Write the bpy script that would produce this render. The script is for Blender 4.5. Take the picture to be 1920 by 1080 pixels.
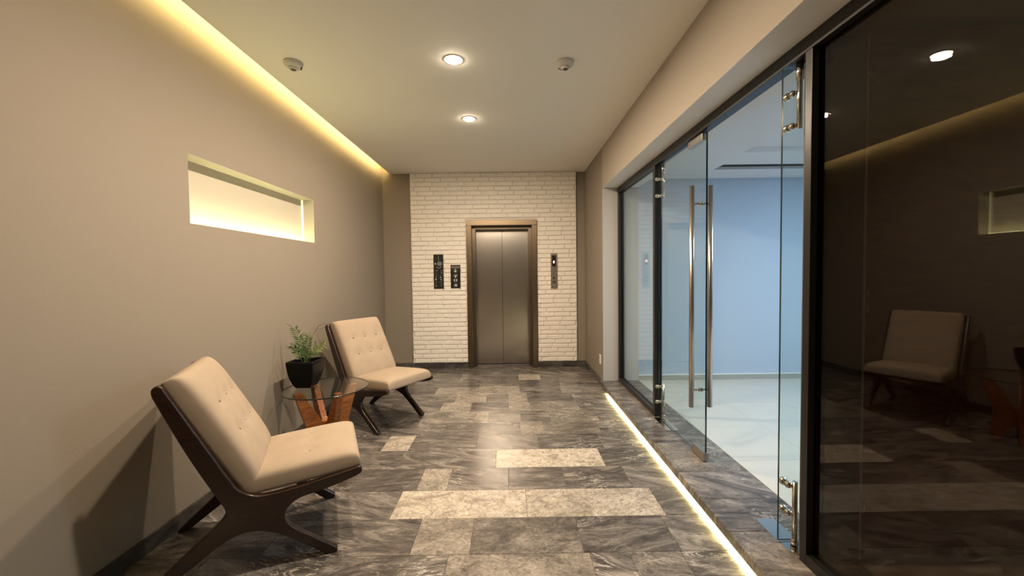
import bpy, bmesh, math, random
from mathutils import Matrix, Vector

# ------------------------------------------------------------------ scene, camera, light
for o in list(bpy.data.objects):
    bpy.data.objects.remove(o, do_unlink=True)
scene = bpy.context.scene
COL = scene.collection
random.seed(7)

F_PX, CAM_H = 750.0, 1.425
PITCH, YAW, ROLL = 0.0352, 0.0043, -0.0129


def cam_axes():
    cy, sy = math.cos(YAW), math.sin(YAW)
    f, rt, up = Vector((sy, cy, 0)), Vector((cy, -sy, 0)), Vector((0, 0, 1))
    cp, sp = math.cos(PITCH), math.sin(PITCH)
    f2, up2 = f * cp - up * sp, up * cp + f * sp
    cr, sr = math.cos(ROLL), math.sin(ROLL)
    return rt * cr + up2 * sr, up2 * cr - rt * sr, f2


cam_data = bpy.data.cameras.new('camera')
cam_data.sensor_width = 36.0
cam_data.lens = F_PX / 1920.0 * 36.0
cam_data.clip_start = 0.02
cam = bpy.data.objects.new('camera', cam_data)
COL.objects.link(cam)
_r, _u, _f = cam_axes()
cam.matrix_world = Matrix(((_r.x, _u.x, -_f.x, 0), (_r.y, _u.y, -_f.y, 0), (_r.z, _u.z, -_f.z, CAM_H), (0, 0, 0, 1)))
scene.camera = cam

scene.view_settings.view_transform = 'Standard'
scene.view_settings.look = 'None'
scene.view_settings.gamma = 1.0
scene.view_settings.use_curve_mapping = False
scene.view_settings.exposure = 0.0

world = bpy.data.worlds.new('world')
scene.world = world
world.use_nodes = True
world.node_tree.nodes['Background'].inputs[0].default_value = (0.8, 0.85, 1.0, 1)
world.node_tree.nodes['Background'].inputs[1].default_value = 0.02

SPOT_W = 52.0            # each ceiling downlight
SPOT_COL = (1.0, 0.79, 0.565)
COVE_E, NICHE_E, STEP_E = 20.0, 36.0, 42.0
LED_COL = (1.0, 0.75, 0.31)
NICHE_COL = (1.0, 0.95, 0.44)
STEP_COL = (1.0, 0.86, 0.42)
PANEL_E = 46.0
PANEL_COL = (0.66, 0.84, 1.0)

# ------------------------------------------------------------------ key dimensions (metres)
XL, XR, D, HC = -1.91, 1.14, 6.096, 2.9525      # corridor
COV = 0.12                                       # cove gap at the left wall
HB = 2.462                                       # underside of the bulkhead
YJ = 4.92                                        # far jamb of the glazed opening
ST = 0.084                                       # step / baseboard height
XT = 1.58                                        # back of the thick wall
XG = 1.36                                        # glass plane
YB = -2.2                                        # rear end of the corridor
HR = 2.56                                        # ceiling of the side room

# ------------------------------------------------------------------ materials
MATS = {}


def nmat(name):
    m = bpy.data.materials.new(name)
    m.use_nodes = True
    MATS[name] = m
    nt = m.node_tree
    return m, nt, nt.nodes['Principled BSDF'], nt.nodes['Material Output']


def S(c):
    def f(v):
        v /= 255.0
        return v / 12.92 if v <= 0.04045 else ((v + 0.055) / 1.055) ** 2.4
    return (f(c[0]), f(c[1]), f(c[2]), 1)


def plain(name, col, rough=0.6, metal=0.0, bump=0.0, bscale=200.0, vary=0.0, vscale=3.0, coat=0.0, spec=0.5):
    m, nt, b, out = nmat(name)
    b.inputs['Base Color'].default_value = (col[0], col[1], col[2], 1)
    b.inputs['Roughness'].default_value = rough
    b.inputs['Metallic'].default_value = metal
    b.inputs['Coat Weight'].default_value = coat
    b.inputs['Specular IOR Level'].default_value = spec
    tc = nt.nodes.new('ShaderNodeTexCoord')
    if vary:
        n = nt.nodes.new('ShaderNodeTexNoise')
        n.inputs['Scale'].default_value = vscale
        n.inputs['Detail'].default_value = 4
        nt.links.new(tc.outputs['Object'], n.inputs['Vector'])
        mx = nt.nodes.new('ShaderNodeMix')
        mx.data_type = 'RGBA'
        mx.inputs['A'].default_value = tuple(c * (1 - vary) for c in col[:3]) + (1,)
        mx.inputs['B'].default_value = tuple(min(1, c * (1 + vary)) for c in col[:3]) + (1,)
        nt.links.new(n.outputs['Fac'], mx.inputs['Factor'])
        nt.links.new(mx.outputs['Result'], b.inputs['Base Color'])
    if bump:
        n2 = nt.nodes.new('ShaderNodeTexNoise')
        n2.inputs['Scale'].default_value = bscale
        n2.inputs['Detail'].default_value = 3
        nt.links.new(tc.outputs['Object'], n2.inputs['Vector'])
        bp = nt.nodes.new('ShaderNodeBump')
        bp.inputs['Strength'].default_value = bump
        bp.inputs['Distance'].default_value = 0.004
        nt.links.new(n2.outputs['Fac'], bp.inputs['Height'])
        nt.links.new(bp.outputs['Normal'], b.inputs['Normal'])
    return m


def emit(name, col, e):
    m, nt, b, out = nmat(name)
    b.inputs['Base Color'].default_value = (0.9, 0.9, 0.85, 1)
    b.inputs['Emission Color'].default_value = (col[0], col[1], col[2], 1)
    b.inputs['Emission Strength'].default_value = e
    return m


def glassy(name, tint, f0=0.04, rough=0.0):
    """thin architectural glass: tinted transparency + Schlick reflection on every face"""
    m, nt, b, out = nmat(name)
    nt.nodes.remove(b)
    N = nt.nodes.new
    g = N('ShaderNodeNewGeometry')
    dot = N('ShaderNodeVectorMath'); dot.operation = 'DOT_PRODUCT'
    nt.links.new(g.outputs['Incoming'], dot.inputs[0]); nt.links.new(g.outputs['Normal'], dot.inputs[1])
    ab = N('ShaderNodeMath'); ab.operation = 'ABSOLUTE'; nt.links.new(dot.outputs['Value'], ab.inputs[0])
    om = N('ShaderNodeMath'); om.operation = 'SUBTRACT'; om.inputs[0].default_value = 1.0; nt.links.new(ab.outputs[0], om.inputs[1])
    pw = N('ShaderNodeMath'); pw.operation = 'POWER'; pw.inputs[1].default_value = 5.0; nt.links.new(om.outputs[0], pw.inputs[0])
    ma = N('ShaderNodeMath'); ma.operation = 'MULTIPLY_ADD'; ma.inputs[1].default_value = 1 - f0; ma.inputs[2].default_value = f0
    nt.links.new(pw.outputs[0], ma.inputs[0])
    tr = N('ShaderNodeBsdfTransparent'); tr.inputs[0].default_value = tuple(tint) + (1,)
    gl = N('ShaderNodeBsdfGlossy'); gl.inputs['Roughness'].default_value = rough
    mx = N('ShaderNodeMixShader')
    nt.links.new(ma.outputs[0], mx.inputs[0]); nt.links.new(tr.outputs[0], mx.inputs[1]); nt.links.new(gl.outputs[0], mx.inputs[2])
    nt.links.new(mx.outputs[0], out.inputs['Surface'])
    return m


def marble(name, dark, mid, light, vein, stretch=(1.0, 3.2, 1.0), scale=3.0, veinamt=0.6, rough=0.21, rot=0.12, speck=0.0, mottle=0.0):
    """veined polished stone; every slab gets its own offset from its object random"""
    m, nt, b, out = nmat(name)
    N = nt.nodes.new
    L = nt.links.new
    g = N('ShaderNodeNewGeometry')
    oi = N('ShaderNodeObjectInfo')
    mul = N('ShaderNodeMath'); mul.operation = 'MULTIPLY'; mul.inputs[1].default_value = 57.0; L(oi.outputs['Random'], mul.inputs[0])
    cmb = N('ShaderNodeCombineXYZ'); L(mul.outputs[0], cmb.inputs[0]); L(mul.outputs[0], cmb.inputs[2])
    add = N('ShaderNodeVectorMath'); add.operation = 'ADD'; L(g.outputs['Position'], add.inputs[0]); L(cmb.outputs[0], add.inputs[1])
    # small per-slab rotation of the grain
    rsub = N('ShaderNodeMath'); rsub.operation = 'MULTIPLY_ADD'; rsub.inputs[1].default_value = 0.7; rsub.inputs[2].default_value = -0.35 + rot
    L(oi.outputs['Random'], rsub.inputs[0])
    vr = N('ShaderNodeVectorRotate'); vr.rotation_type = 'Z_AXIS'; L(add.outputs[0], vr.inputs['Vector']); L(rsub.outputs[0], vr.inputs['Angle'])
    mp = N('ShaderNodeMapping'); mp.inputs['Scale'].default_value = stretch; L(vr.outputs[0], mp.inputs['Vector'])
    n1 = N('ShaderNodeTexNoise'); n1.inputs['Scale'].default_value = scale; n1.inputs['Detail'].default_value = 12; n1.inputs['Roughness'].default_value = 0.74
    n1.inputs['Distortion'].default_value = 0.9; L(mp.outputs[0], n1.inputs['Vector'])
    cr = N('ShaderNodeValToRGB'); L(n1.outputs['Fac'], cr.inputs[0])
    e = cr.color_ramp.elements
    e[0].position = 0.34; e[0].color = dark
    e[1].position = 0.68; e[1].color = light
    k = e.new(0.5); k.color = mid
    # fine veins
    n2 = N('ShaderNodeTexNoise'); n2.inputs['Scale'].default_value = scale * 1.35; n2.inputs['Detail'].default_value = 6; n2.inputs['Roughness'].default_value = 0.6
    n2.inputs['Distortion'].default_value = 0.9
    off = N('ShaderNodeVectorMath'); off.operation = 'ADD'; off.inputs[1].default_value = (11.3, 4.1, 2.7); L(mp.outputs[0], off.inputs[0]); L(off.outputs[0], n2.inputs['Vector'])
    sb = N('ShaderNodeMath'); sb.operation = 'SUBTRACT'; sb.inputs[1].default_value = 0.5; L(n2.outputs['Fac'], sb.inputs[0])
    ab = N('ShaderNodeMath'); ab.operation = 'ABSOLUTE'; L(sb.outputs[0], ab.inputs[0])
    r2 = N('ShaderNodeMapRange'); r2.inputs[1].default_value = 0.0; r2.inputs[2].default_value = 0.022; r2.inputs[3].default_value = 1.0; r2.inputs[4].default_value = 0.0
    L(ab.outputs[0], r2.inputs[0])
    # veins only where a broad mask allows them
    n3 = N('ShaderNodeTexNoise'); n3.inputs['Scale'].default_value = 1.9; n3.inputs['Detail'].default_value = 3; L(vr.outputs[0], n3.inputs['Vector'])
    r3 = N('ShaderNodeMapRange'); r3.inputs[1].default_value = 0.52; r3.inputs[2].default_value = 0.68; L(n3.outputs['Fac'], r3.inputs[0])
    mv = N('ShaderNodeMath'); mv.operation = 'MULTIPLY'; L(r2.outputs[0], mv.inputs[0]); L(r3.outputs[0], mv.inputs[1])
    ma = N('ShaderNodeMath'); ma.operation = 'MULTIPLY'; ma.inputs[1].default_value = veinamt; L(mv.outputs[0], ma.inputs[0])
    mx = N('ShaderNodeMix'); mx.data_type = 'RGBA'; L(ma.outputs[0], mx.inputs['Factor']); L(cr.outputs[0], mx.inputs['A']); mx.inputs['B'].default_value = vein
    res = mx.outputs['Result']
    if speck:
        n4 = N('ShaderNodeTexNoise'); n4.inputs['Scale'].default_value = 34; n4.inputs['Detail'].default_value = 5; n4.inputs['Distortion'].default_value = 1.0
        L(vr.outputs[0], n4.inputs['Vector'])
        r4 = N('ShaderNodeMapRange'); r4.inputs[1].default_value = 0.5; r4.inputs[2].default_value = 0.68; r4.inputs[4].default_value = speck; L(n4.outputs['Fac'], r4.inputs[0])
        m4 = N('ShaderNodeMix'); m4.data_type = 'RGBA'; L(r4.outputs[0], m4.inputs['Factor']); L(res, m4.inputs['A']); m4.inputs['B'].default_value = dark
        res = m4.outputs['Result']
    if mottle:
        n5 = N('ShaderNodeTexNoise'); n5.inputs['Scale'].default_value = 17; n5.inputs['Detail'].default_value = 7; n5.inputs['Roughness'].default_value = 0.75; n5.inputs['Distortion'].default_value = 2.2
        L(mp.outputs[0], n5.inputs['Vector'])
        r5 = N('ShaderNodeMapRange'); r5.inputs[1].default_value = 0.32; r5.inputs[2].default_value = 0.68; r5.inputs[3].default_value = 1 - mottle; r5.inputs[4].default_value = 1 + mottle; L(n5.outputs['Fac'], r5.inputs[0])
        h5 = N('ShaderNodeHueSaturation'); L(r5.outputs[0], h5.inputs['Value']); L(res, h5.inputs['Color'])
        res = h5.outputs[0]
    # slab-to-slab brightness
    br = N('ShaderNodeMapRange'); br.inputs[3].default_value = 0.82; br.inputs[4].default_value = 1.18; L(oi.outputs['Random'], br.inputs[0])
    hs = N('ShaderNodeHueSaturation'); L(br.outputs[0], hs.inputs['Value']); L(res, hs.inputs['Color'])
    L(hs.outputs[0], b.inputs['Base Color'])
    b.inputs['Roughness'].default_value = rough
    b.inputs['Specular IOR Level'].default_value = 0.4
    return m


def wood(name, a, bcol, rough=0.32, scale=9.0, coat=0.25):
    m, nt, b, out = nmat(name)
    N = nt.nodes.new
    tc = N('ShaderNodeTexCoord')
    mp = N('ShaderNodeMapping'); mp.inputs['Scale'].default_value = (1.2, 6, 6); nt.links.new(tc.outputs['Object'], mp.inputs['Vector'])
    n = N('ShaderNodeTexNoise'); n.inputs['Scale'].default_value = scale; n.inputs['Detail'].default_value = 6; n.inputs['Distortion'].default_value = 0.8
    nt.links.new(mp.outputs[0], n.inputs['Vector'])
    cr = N('ShaderNodeValToRGB'); cr.color_ramp.elements[0].position = 0.32; cr.color_ramp.elements[1].position = 0.7
    cr.color_ramp.elements[0].color = a; cr.color_ramp.elements[1].color = bcol
    nt.links.new(n.outputs['Fac'], cr.inputs[0]); nt.links.new(cr.outputs[0], b.inputs['Base Color'])
    b.inputs['Roughness'].default_value = rough
    b.inputs['Coat Weight'].default_value = coat
    b.inputs['Coat Roughness'].default_value = 0.2
    return m


def brushed(name, col, rough=0.3):
    m, nt, b, out = nmat(name)
    N = nt.nodes.new
    b.inputs['Base Color'].default_value = col + (1,)
    b.inputs['Metallic'].default_value = 1.0
    tc = N('ShaderNodeTexCoord')
    mp = N('ShaderNodeMapping'); mp.inputs['Scale'].default_value = (160, 160, 1.5); nt.links.new(tc.outputs['Object'], mp.inputs['Vector'])
    n = N('ShaderNodeTexNoise'); n.inputs['Scale'].default_value = 1.0; n.inputs['Detail'].default_value = 3; nt.links.new(mp.outputs[0], n.inputs['Vector'])
    mr = N('ShaderNodeMapRange'); mr.inputs[3].default_value = rough - 0.02; mr.inputs[4].default_value = rough + 0.03
    nt.links.new(n.outputs['Fac'], mr.inputs[0]); nt.links.new(mr.outputs[0], b.inputs['Roughness'])
    b.inputs['Anisotropic'].default_value = 0.5
    return m


M_wall = plain('wall_paint', (0.265, 0.229, 0.188), 0.75, bump=0.12, bscale=160, vary=0.02, vscale=1.3)
M_ceil = plain('ceiling_paint', (0.90, 0.875, 0.82), 0.8, bump=0.06, bscale=120)
M_bulk = plain('bulkhead_paint', (0.36, 0.315, 0.262), 0.75, bump=0.1, bscale=160)
M_jamb = plain('jamb_paint', (0.46, 0.45, 0.435), 0.75)
M_reveal = plain('reveal_paint', (0.82, 0.80, 0.77), 0.75)
M_brick = plain('brick_paint', (0.88, 0.84, 0.79), 0.62, bump=0.5, bscale=60, vary=0.04, vscale=8)
M_mortar = plain('mortar_paint', (0.80, 0.75, 0.69), 0.7, bump=0.4, bscale=80)
M_niche = plain('niche_paint', (0.46, 0.42, 0.36), 0.7)
M_cove = plain('cove_paint', (0.75, 0.70, 0.6), 0.8)
M_tdark = marble('marble_dark', S((58, 55, 54)), S((97, 92, 89)), S((152, 145, 138)), S((224, 217, 206)), veinamt=0.85, stretch=(1.0, 3.6, 1.0), mottle=0.35)
M_tmid = marble('marble_mid', S((76, 72, 69)), S((118, 112, 106)), S((164, 156, 147)), S((220, 213, 202)), veinamt=0.45, stretch=(1.0, 1.8, 1.0), speck=0.45, mottle=0.45)
M_tmidl = marble('marble_fawn', S((98, 92, 86)), S((142, 134, 125)), S((172, 163, 152)), S((220, 213, 202)), veinamt=0.35, stretch=(1.0, 1.6, 1.0), scale=4.0, speck=0.6, mottle=0.45)
M_tlight = marble('marble_light', S((126, 118, 108)), S((182, 172, 159)), S((200, 191, 178)), S((228, 221, 210)), veinamt=0.35, stretch=(1.0, 1.3, 1.0), scale=5.0, speck=0.65, mottle=0.42)
M_joint = plain('grout', (0.10, 0.095, 0.09), 0.8)
M_base = marble('marble_baseboard', S((46, 44, 43)), S((74, 71, 69)), S((104, 100, 97)), S((190, 184, 176)), stretch=(1, 1, 3), veinamt=0.35, rough=0.2)
M_black = plain('black_aluminium', (0.012, 0.011, 0.011), 0.35)
M_glass = glassy('clear_glass', (0.93, 0.97, 0.96))
M_edge = plain('glass_edge', (0.008, 0.022, 0.026), 0.12, spec=0.8)
M_tint = glassy('tinted_glass', (0.62, 0.56, 0.50), 0.05)
M_tglass = glassy('table_glass', (0.97, 0.985, 0.975), 0.035)
M_steel = plain('polished_steel', (0.72, 0.68, 0.62), 0.14, metal=1.0)
M_satin = plain('satin_steel', (0.55, 0.50, 0.45), 0.3, metal=1.0)
M_lift = brushed('brushed_steel', (0.64, 0.61, 0.58), 0.24)
M_liftframe = brushed('bronze_steel', (0.23, 0.18, 0.125), 0.36)
M_liftjamb = brushed('dark_steel', (0.22, 0.18, 0.14), 0.35)
M_chair = wood('walnut', S((25, 12, 6)), S((48, 25, 13)))
M_fabric = plain('beige_upholstery', (0.375, 0.298, 0.224), 0.85, bump=0.35, bscale=700, vary=0.12, vscale=9)
M_button = plain('upholstery_button', (0.36, 0.27, 0.19), 0.85)
M_twood = wood('teak', S((112, 62, 24)), S((162, 98, 46)), 0.4)
M_pot = plain('black_ceramic', (0.004, 0.004, 0.0045), 0.35, spec=0.15)
M_soil = plain('soil', (0.03, 0.02, 0.012), 0.95, bump=0.8, bscale=90)
M_leaf = plain('leaf_green', (0.07, 0.135, 0.035), 0.5, vary=0.35, vscale=30)
M_leaf2 = plain('leaf_pale', (0.19, 0.24, 0.08), 0.5, vary=0.25, vscale=30)
M_twig = plain('dry_twig', (0.13, 0.085, 0.045), 0.8)
M_white = plain('white_plastic', (0.62, 0.60, 0.55), 0.45)
M_dkplastic = plain('dark_plastic', (0.06, 0.05, 0.035), 0.4)
M_plate = plain('sign_black', (0.012, 0.011, 0.012), 0.3)
M_mark = plain('sign_mark_white', (0.72, 0.70, 0.67), 0.5)
M_markg = plain('sign_mark_grey', (0.17, 0.17, 0.16), 0.5)
M_markh = plain('sign_header', (0.16, 0.12, 0.11), 0.5)
M_room = plain('blue_grey_paint', (0.47, 0.575, 0.70), 0.7, bump=0.08, bscale=150)
M_roomceil = plain('room_ceiling_paint', (0.80, 0.80, 0.81), 0.8)
M_roomtile = plain('pale_porcelain', (0.60, 0.60, 0.56), 0.22, vary=0.03, vscale=5)
M_roombase = plain('porcelain_skirting', (0.40, 0.41, 0.38), 0.4)
M_whitetrim = plain('white_trim', (0.85, 0.86, 0.86), 0.5)
M_slot = plain('grille_dark', (0.10, 0.10, 0.10), 0.7)
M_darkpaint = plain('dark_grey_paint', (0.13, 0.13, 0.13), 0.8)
M_brown = wood('brown_door_veneer', S((112, 60, 24)), S((146, 82, 38)), 0.45, 5.0, 0.0)
M_cove_led = emit('cove_led', LED_COL, COVE_E)
M_niche_led = emit('niche_led', NICHE_COL, NICHE_E)
M_niche_led2 = emit('niche_led_end', NICHE_COL, 1.0)
M_step_led = emit('step_led', STEP_COL, STEP_E)
M_lens = emit('lamp_lens', (1.0, 0.83, 0.62), 110.0)
M_panel = emit('cool_light_panel', PANEL_COL, PANEL_E)
M_digit = emit('display_digit', (1.0, 0.35, 0.30), 6.0)

# ------------------------------------------------------------------ helpers


def tag(o, label=None, cat=None, group=None, kind=None):
    if label: o['label'] = label
    if cat: o['category'] = cat
    if group: o['group'] = group
    if kind: o['kind'] = kind
    return o


def empty(name, loc=(0, 0, 0), rz=0.0):
    o = bpy.data.objects.new(name, None)
    o.empty_display_size = 0.1
    COL.objects.link(o)
    o.location = loc
    o.rotation_euler = (0, 0, rz)
    return o


def put(name, me, mats, parent=None, smooth=False):
    if not isinstance(mats, (list, tuple)):
        mats = [mats]
    if not me.materials:
        for m in mats:
            me.materials.append(m)
    if smooth:
        for p in me.polygons:
            p.use_smooth = True
    o = bpy.data.objects.new(name, me)
    COL.objects.link(o)
    if parent:
        o.parent = parent
    return o


def bmput(name, bm, mats, parent=None, smooth=False):
    me = bpy.data.meshes.new(name)
    bmesh.ops.recalc_face_normals(bm, faces=bm.faces)
    bm.to_mesh(me)
    bm.free()
    return put(name, me, mats, parent, smooth)


def bbox(bm, x0, x1, y0, y1, z0, z1, mi=0):
    v = [bm.verts.new(p) for p in ((x0, y0, z0), (x1, y0, z0), (x1, y1, z0), (x0, y1, z0), (x0, y0, z1), (x1, y0, z1), (x1, y1, z1), (x0, y1, z1))]
    fs = []
    for q in ((0, 3, 2, 1), (4, 5, 6, 7), (0, 1, 5, 4), (1, 2, 6, 5), (2, 3, 7, 6), (3, 0, 4, 7)):
        f = bm.faces.new([v[i] for i in q]); f.material_index = mi; fs.append(f)
    return fs


def box(name, x0, x1, y0, y1, z0, z1, mat, parent=None, bevel=0.0):
    bm = bmesh.new()
    bbox(bm, x0, x1, y0, y1, z0, z1)
    if bevel:
        bmesh.ops.bevel(bm, geom=list(bm.edges), offset=bevel, segments=2, affect='EDGES', profile=0.5)
    return bmput(name, bm, mat, parent)


def tube(bm, pts, radii, n=12, caps=True):
    """tube along a polyline"""
    if not isinstance(radii, (list, tuple)):
        radii = [radii] * len(pts)
    pts = [Vector(p) for p in pts]
    rings = []
    for i, p in enumerate(pts):
        t = (pts[min(i + 1, len(pts) - 1)] - pts[max(i - 1, 0)]).normalized()
        a = Vector((0, 0, 1)) if abs(t.z) < 0.9 else Vector((1, 0, 0))
        u = t.cross(a).normalized(); w = t.cross(u)
        rings.append([bm.verts.new(p + radii[i] * (math.cos(2 * math.pi * k / n) * u + math.sin(2 * math.pi * k / n) * w)) for k in range(n)])
    for r0, r1 in zip(rings, rings[1:]):
        for k in range(n):
            f = bm.faces.new((r0[k], r0[(k + 1) % n], r1[(k + 1) % n], r1[k])); f.smooth = True
    if caps:
        bm.faces.new(rings[0]); bm.faces.new(rings[-1])


def lathe(bm, prof, n=28, c=(0, 0, 0)):
    rings = []
    for r, z in prof:
        rings.append([bm.verts.new((c[0] + r * math.cos(2 * math.pi * k / n), c[1] + r * math.sin(2 * math.pi * k / n), c[2] + z)) for k in range(n)])
    for r0, r1 in zip(rings, rings[1:]):
        for k in range(n):
            f = bm.faces.new((r0[k], r0[(k + 1) % n], r1[(k + 1) % n], r1[k])); f.smooth = True
    bm.faces.new(rings[0]); bm.faces.new(rings[-1])


def ball(bm, c, r, seg=12, sc=(1, 1, 1)):
    bmesh.ops.create_uvsphere(bm, u_segments=seg, v_segments=seg // 2 + 2, radius=r,
                              matrix=Matrix.Translation(c) @ Matrix.Diagonal((sc[0], sc[1], sc[2], 1)))
    for f in bm.faces:
        f.smooth = True


def slab_mesh(name, x0, x1, y0, y1, z0, z1, ch=0.0015):
    """stone tile: box with a small chamfer round its top edge"""
    c = ch
    v = [(x0, y0, z0), (x1, y0, z0), (x1, y1, z0), (x0, y1, z0),
         (x0, y0, z1 - c), (x1, y0, z1 - c), (x1, y1, z1 - c), (x0, y1, z1 - c),
         (x0 + c, y0 + c, z1), (x1 - c, y0 + c, z1), (x1 - c, y1 - c, z1), (x0 + c, y1 - c, z1)]
    f = [(0, 3, 2, 1), (8, 9, 10, 11)]
    for k in range(4):
        q = (k + 1) % 4
        f += [(k, q, 4 + q, 4 + k), (4 + k, 4 + q, 8 + q, 8 + k)]
    me = bpy.data.meshes.new(name)
    me.from_pydata(v, [], f)
    return me


# ------------------------------------------------------------------ corridor shell
# floor bed + every marble tile
floor = box('floor', XL - 0.02, 1.20, YB, 6.34, -0.06, -0.003, M_joint)
tag(floor, 'corridor floor of dark and pale grey veined marble tiles laid in rows', 'floor', kind='structure')
PITCHY, Y0 = 0.3035, 1.99
ROWS = {   # k: [(x0, tone), ...]; each entry runs to the next x
    -2: [(XL, 'd'), (-1.35, 'd'), (-0.75, 'm'), (0.02, 'd'), (0.66, 'd')],
    -1: [(XL, 'd'), (-1.55, 'd'), (-0.95, 'd'), (-0.332, 'ml'), (0.387, 'd'), (0.59, 'm'), (0.85, 'd')],
    0: [(XL, 'd'), (-1.30, 'd'), (-0.533, 'ml'), (-0.226, 'm'), (0.36, 'd'), (0.86, 'd')],
    1: [(XL, 'd'), (-1.42, 'd'), (-0.727, 'l'), (0.083, 'l'), (0.90, 'd')],
    2: [(XL, 'd'), (-1.20, 'd'), (-0.643, 'ml'), (-0.44, 'd'), (-0.029, 'd'), (0.36, 'd'), (0.80, 'd')],
    3: [(XL, 'd'), (-1.48, 'd'), (-0.87, 'd'), (-0.128, 'l'), (0.689, 'd')],
    4: [(XL, 'd'), (-1.60, 'd'), (-1.075, 'l'), (-0.85, 'd'), (-0.30, 'd'), (0.22, 'd'), (0.75, 'd')],
    5: [(XL, 'd'), (-1.25, 'd'), (-0.62, 'd'), (0.074, 'ml'), (0.289, 'm'), (0.80, 'd')],
    6: [(XL, 'd'), (-1.45, 'd'), (-0.90, 'm'), (-0.378, 'l2'), (-0.233, 'm'), (0.09, 'd'), (0.374, 'm'), (0.85, 'd')],
    7: [(XL, 'd'), (-1.30, 'd'), (-0.76, 'l2'), (-0.436, 'd'), (-0.037, 'ml'), (0.20, 'm'), (0.72, 'd')],
    8: [(XL, 'd'), (-1.20, 'd'), (-0.647, 'l2'), (-0.289, 'm'), (-0.04, 'ml'), (0.179, 'd'), (0.70, 'd')],
    9: [(XL, 'd'), (-1.45, 'd'), (-0.929, 'l2'), (-0.411, 'ml'), (0.098, 'd'), (0.60, 'm')],
    10: [(XL, 'd'), (-1.10, 'd'), (-0.411, 'm'), (0.10, 'd'), (0.62, 'd')],
    11: [(XL, 'd'), (-1.35, 'd'), (-0.70, 'd'), (-0.15, 'd'), (0.097, 'l'), (0.397, 'd'), (0.95, 'd')],
    12: [(XL, 'd'), (-1.15, 'd'), (-0.52, 'd'), (0.12, 'd'), (0.70, 'd')],
    13: [(XL, 'd'), (-1.30, 'd'), (-0.60, 'd'), (0.05, 'd'), (0.70, 'd')],
}
for k in range(-14, -2):
    x, row = XL, []
    while x < 1.0:
        row.append((x, random.choice('dddddml')))
        x += random.choice((0.45, 0.61, 0.75, 0.82))
    ROWS[k] = row
TONE = {'d': M_tdark, 'm': M_tmid, 'ml': M_tmidl, 'l': M_tlight, 'l2': M_tmidl}
GAP = 0.0008
for k in sorted(ROWS):
    ya = Y0 + k * PITCHY
    yb = min(ya + PITCHY, 6.33)
    xs = [e[0] for e in ROWS[k]] + [1.185]
    for i, (x0, tone) in enumerate(ROWS[k]):
        me = slab_mesh('tile', x0 + GAP, xs[i + 1] - GAP, ya + GAP, yb - GAP, -0.012, 0.0)
        put('tile', me, TONE[tone], floor)

# left wall with the slot of the lit niche (one mesh round the opening)
NY0, NY1, NZ0, NZ1 = 2.415, 3.943, 1.752, 2.170
bm = bmesh.new()
WT = 0.075
for (y0, y1, z0, z1) in ((YB, NY0, 0, 3.25), (NY1, D + 0.3, 0, 3.25), (NY0, NY1, 0, NZ0), (NY0, NY1, NZ1, 3.25)):
    bbox(bm, XL - WT, XL, y0, y1, z0, z1)
wl = bmput('wall_left', bm, M_wall)
tag(wl, 'long taupe painted wall behind the chairs with a lit slot niche', 'wall', kind='structure')
# shallow lined niche in the slot, lit from its sill and its far end
ND = 0.118
XN = XL - ND
bm = bmesh.new()
e = 0.002
bbox(bm, XN - 0.02, XN, NY0 - 0.02, NY1 + 0.02, NZ0 - 0.02, NZ1 + 0.02)
bbox(bm, XN, XL - 0.001, NY0 - 0.02, NY0 + e, NZ0 - 0.02, NZ1 + 0.02)
bbox(bm, XN, XL - 0.001, NY1 - e, NY1 + 0.02, NZ0 - 0.02, NZ1 + 0.02)
bbox(bm, XN, XL - 0.001, NY0 + e, NY1 - e, NZ0 - 0.02, NZ0 + e)
bbox(bm, XN, XL - 0.001, NY0 + e, NY1 - e, NZ1 - e, NZ1 + 0.02)
bmput('niche_lining', bm, M_niche, wl)
o = box('light_strip', XN + 0.040, XN + 0.062, NY0 + 0.02, NY1 - 0.03, NZ0 + e, NZ0 + e + 0.005, M_niche_led)
tag(o, 'glowing yellow light strip lying along the sill of the wall niche', 'light strip')
o = box('light_strip', XN + 0.0005, XN + 0.014, NY1 - e - 0.006, NY1 - e, NZ0 + e + 0.006, NZ1 - e, M_niche_led2)
tag(o, 'upright pale yellow light strip at the far end of the wall niche', 'light strip')

# ceiling with the cove along the left wall
bm = bmesh.new()
bbox(bm, XL + COV, XR + 0.02, YB, D + 0.05, HC, HC + 0.022)
bbox(bm, XL + COV, XL + COV + 0.012, YB, D, HC + 0.0221, HC + 0.045)
ceil = bmput('ceiling', bm, M_ceil)
tag(ceil, 'smooth pale corridor ceiling with a light cove along the left', 'ceiling', kind='structure')
bm = bmesh.new()
bbox(bm, XL, -1.50, YB, D, HC + 0.27, HC + 0.29)
bbox(bm, -1.52, -1.50, YB, D, HC + 0.023, HC + 0.27)
bmput('cove_box', bm, M_cove, ceil)
o = box('light_strip', -1.68, -1.66, YB + 0.1, D - 0.12, HC + 0.10, HC + 0.25, M_cove_led)
tag(o, 'yellow light strip tucked in the ceiling cove along the left wall', 'light strip')

# rear end of the corridor (behind the viewer)
o = box('wall_rear', XL - 0.1, 1.7, YB - 0.1, YB, 0, 3.3, M_wall)
tag(o, 'plain taupe wall closing the corridor behind the viewer', 'wall', kind='structure')

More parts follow.
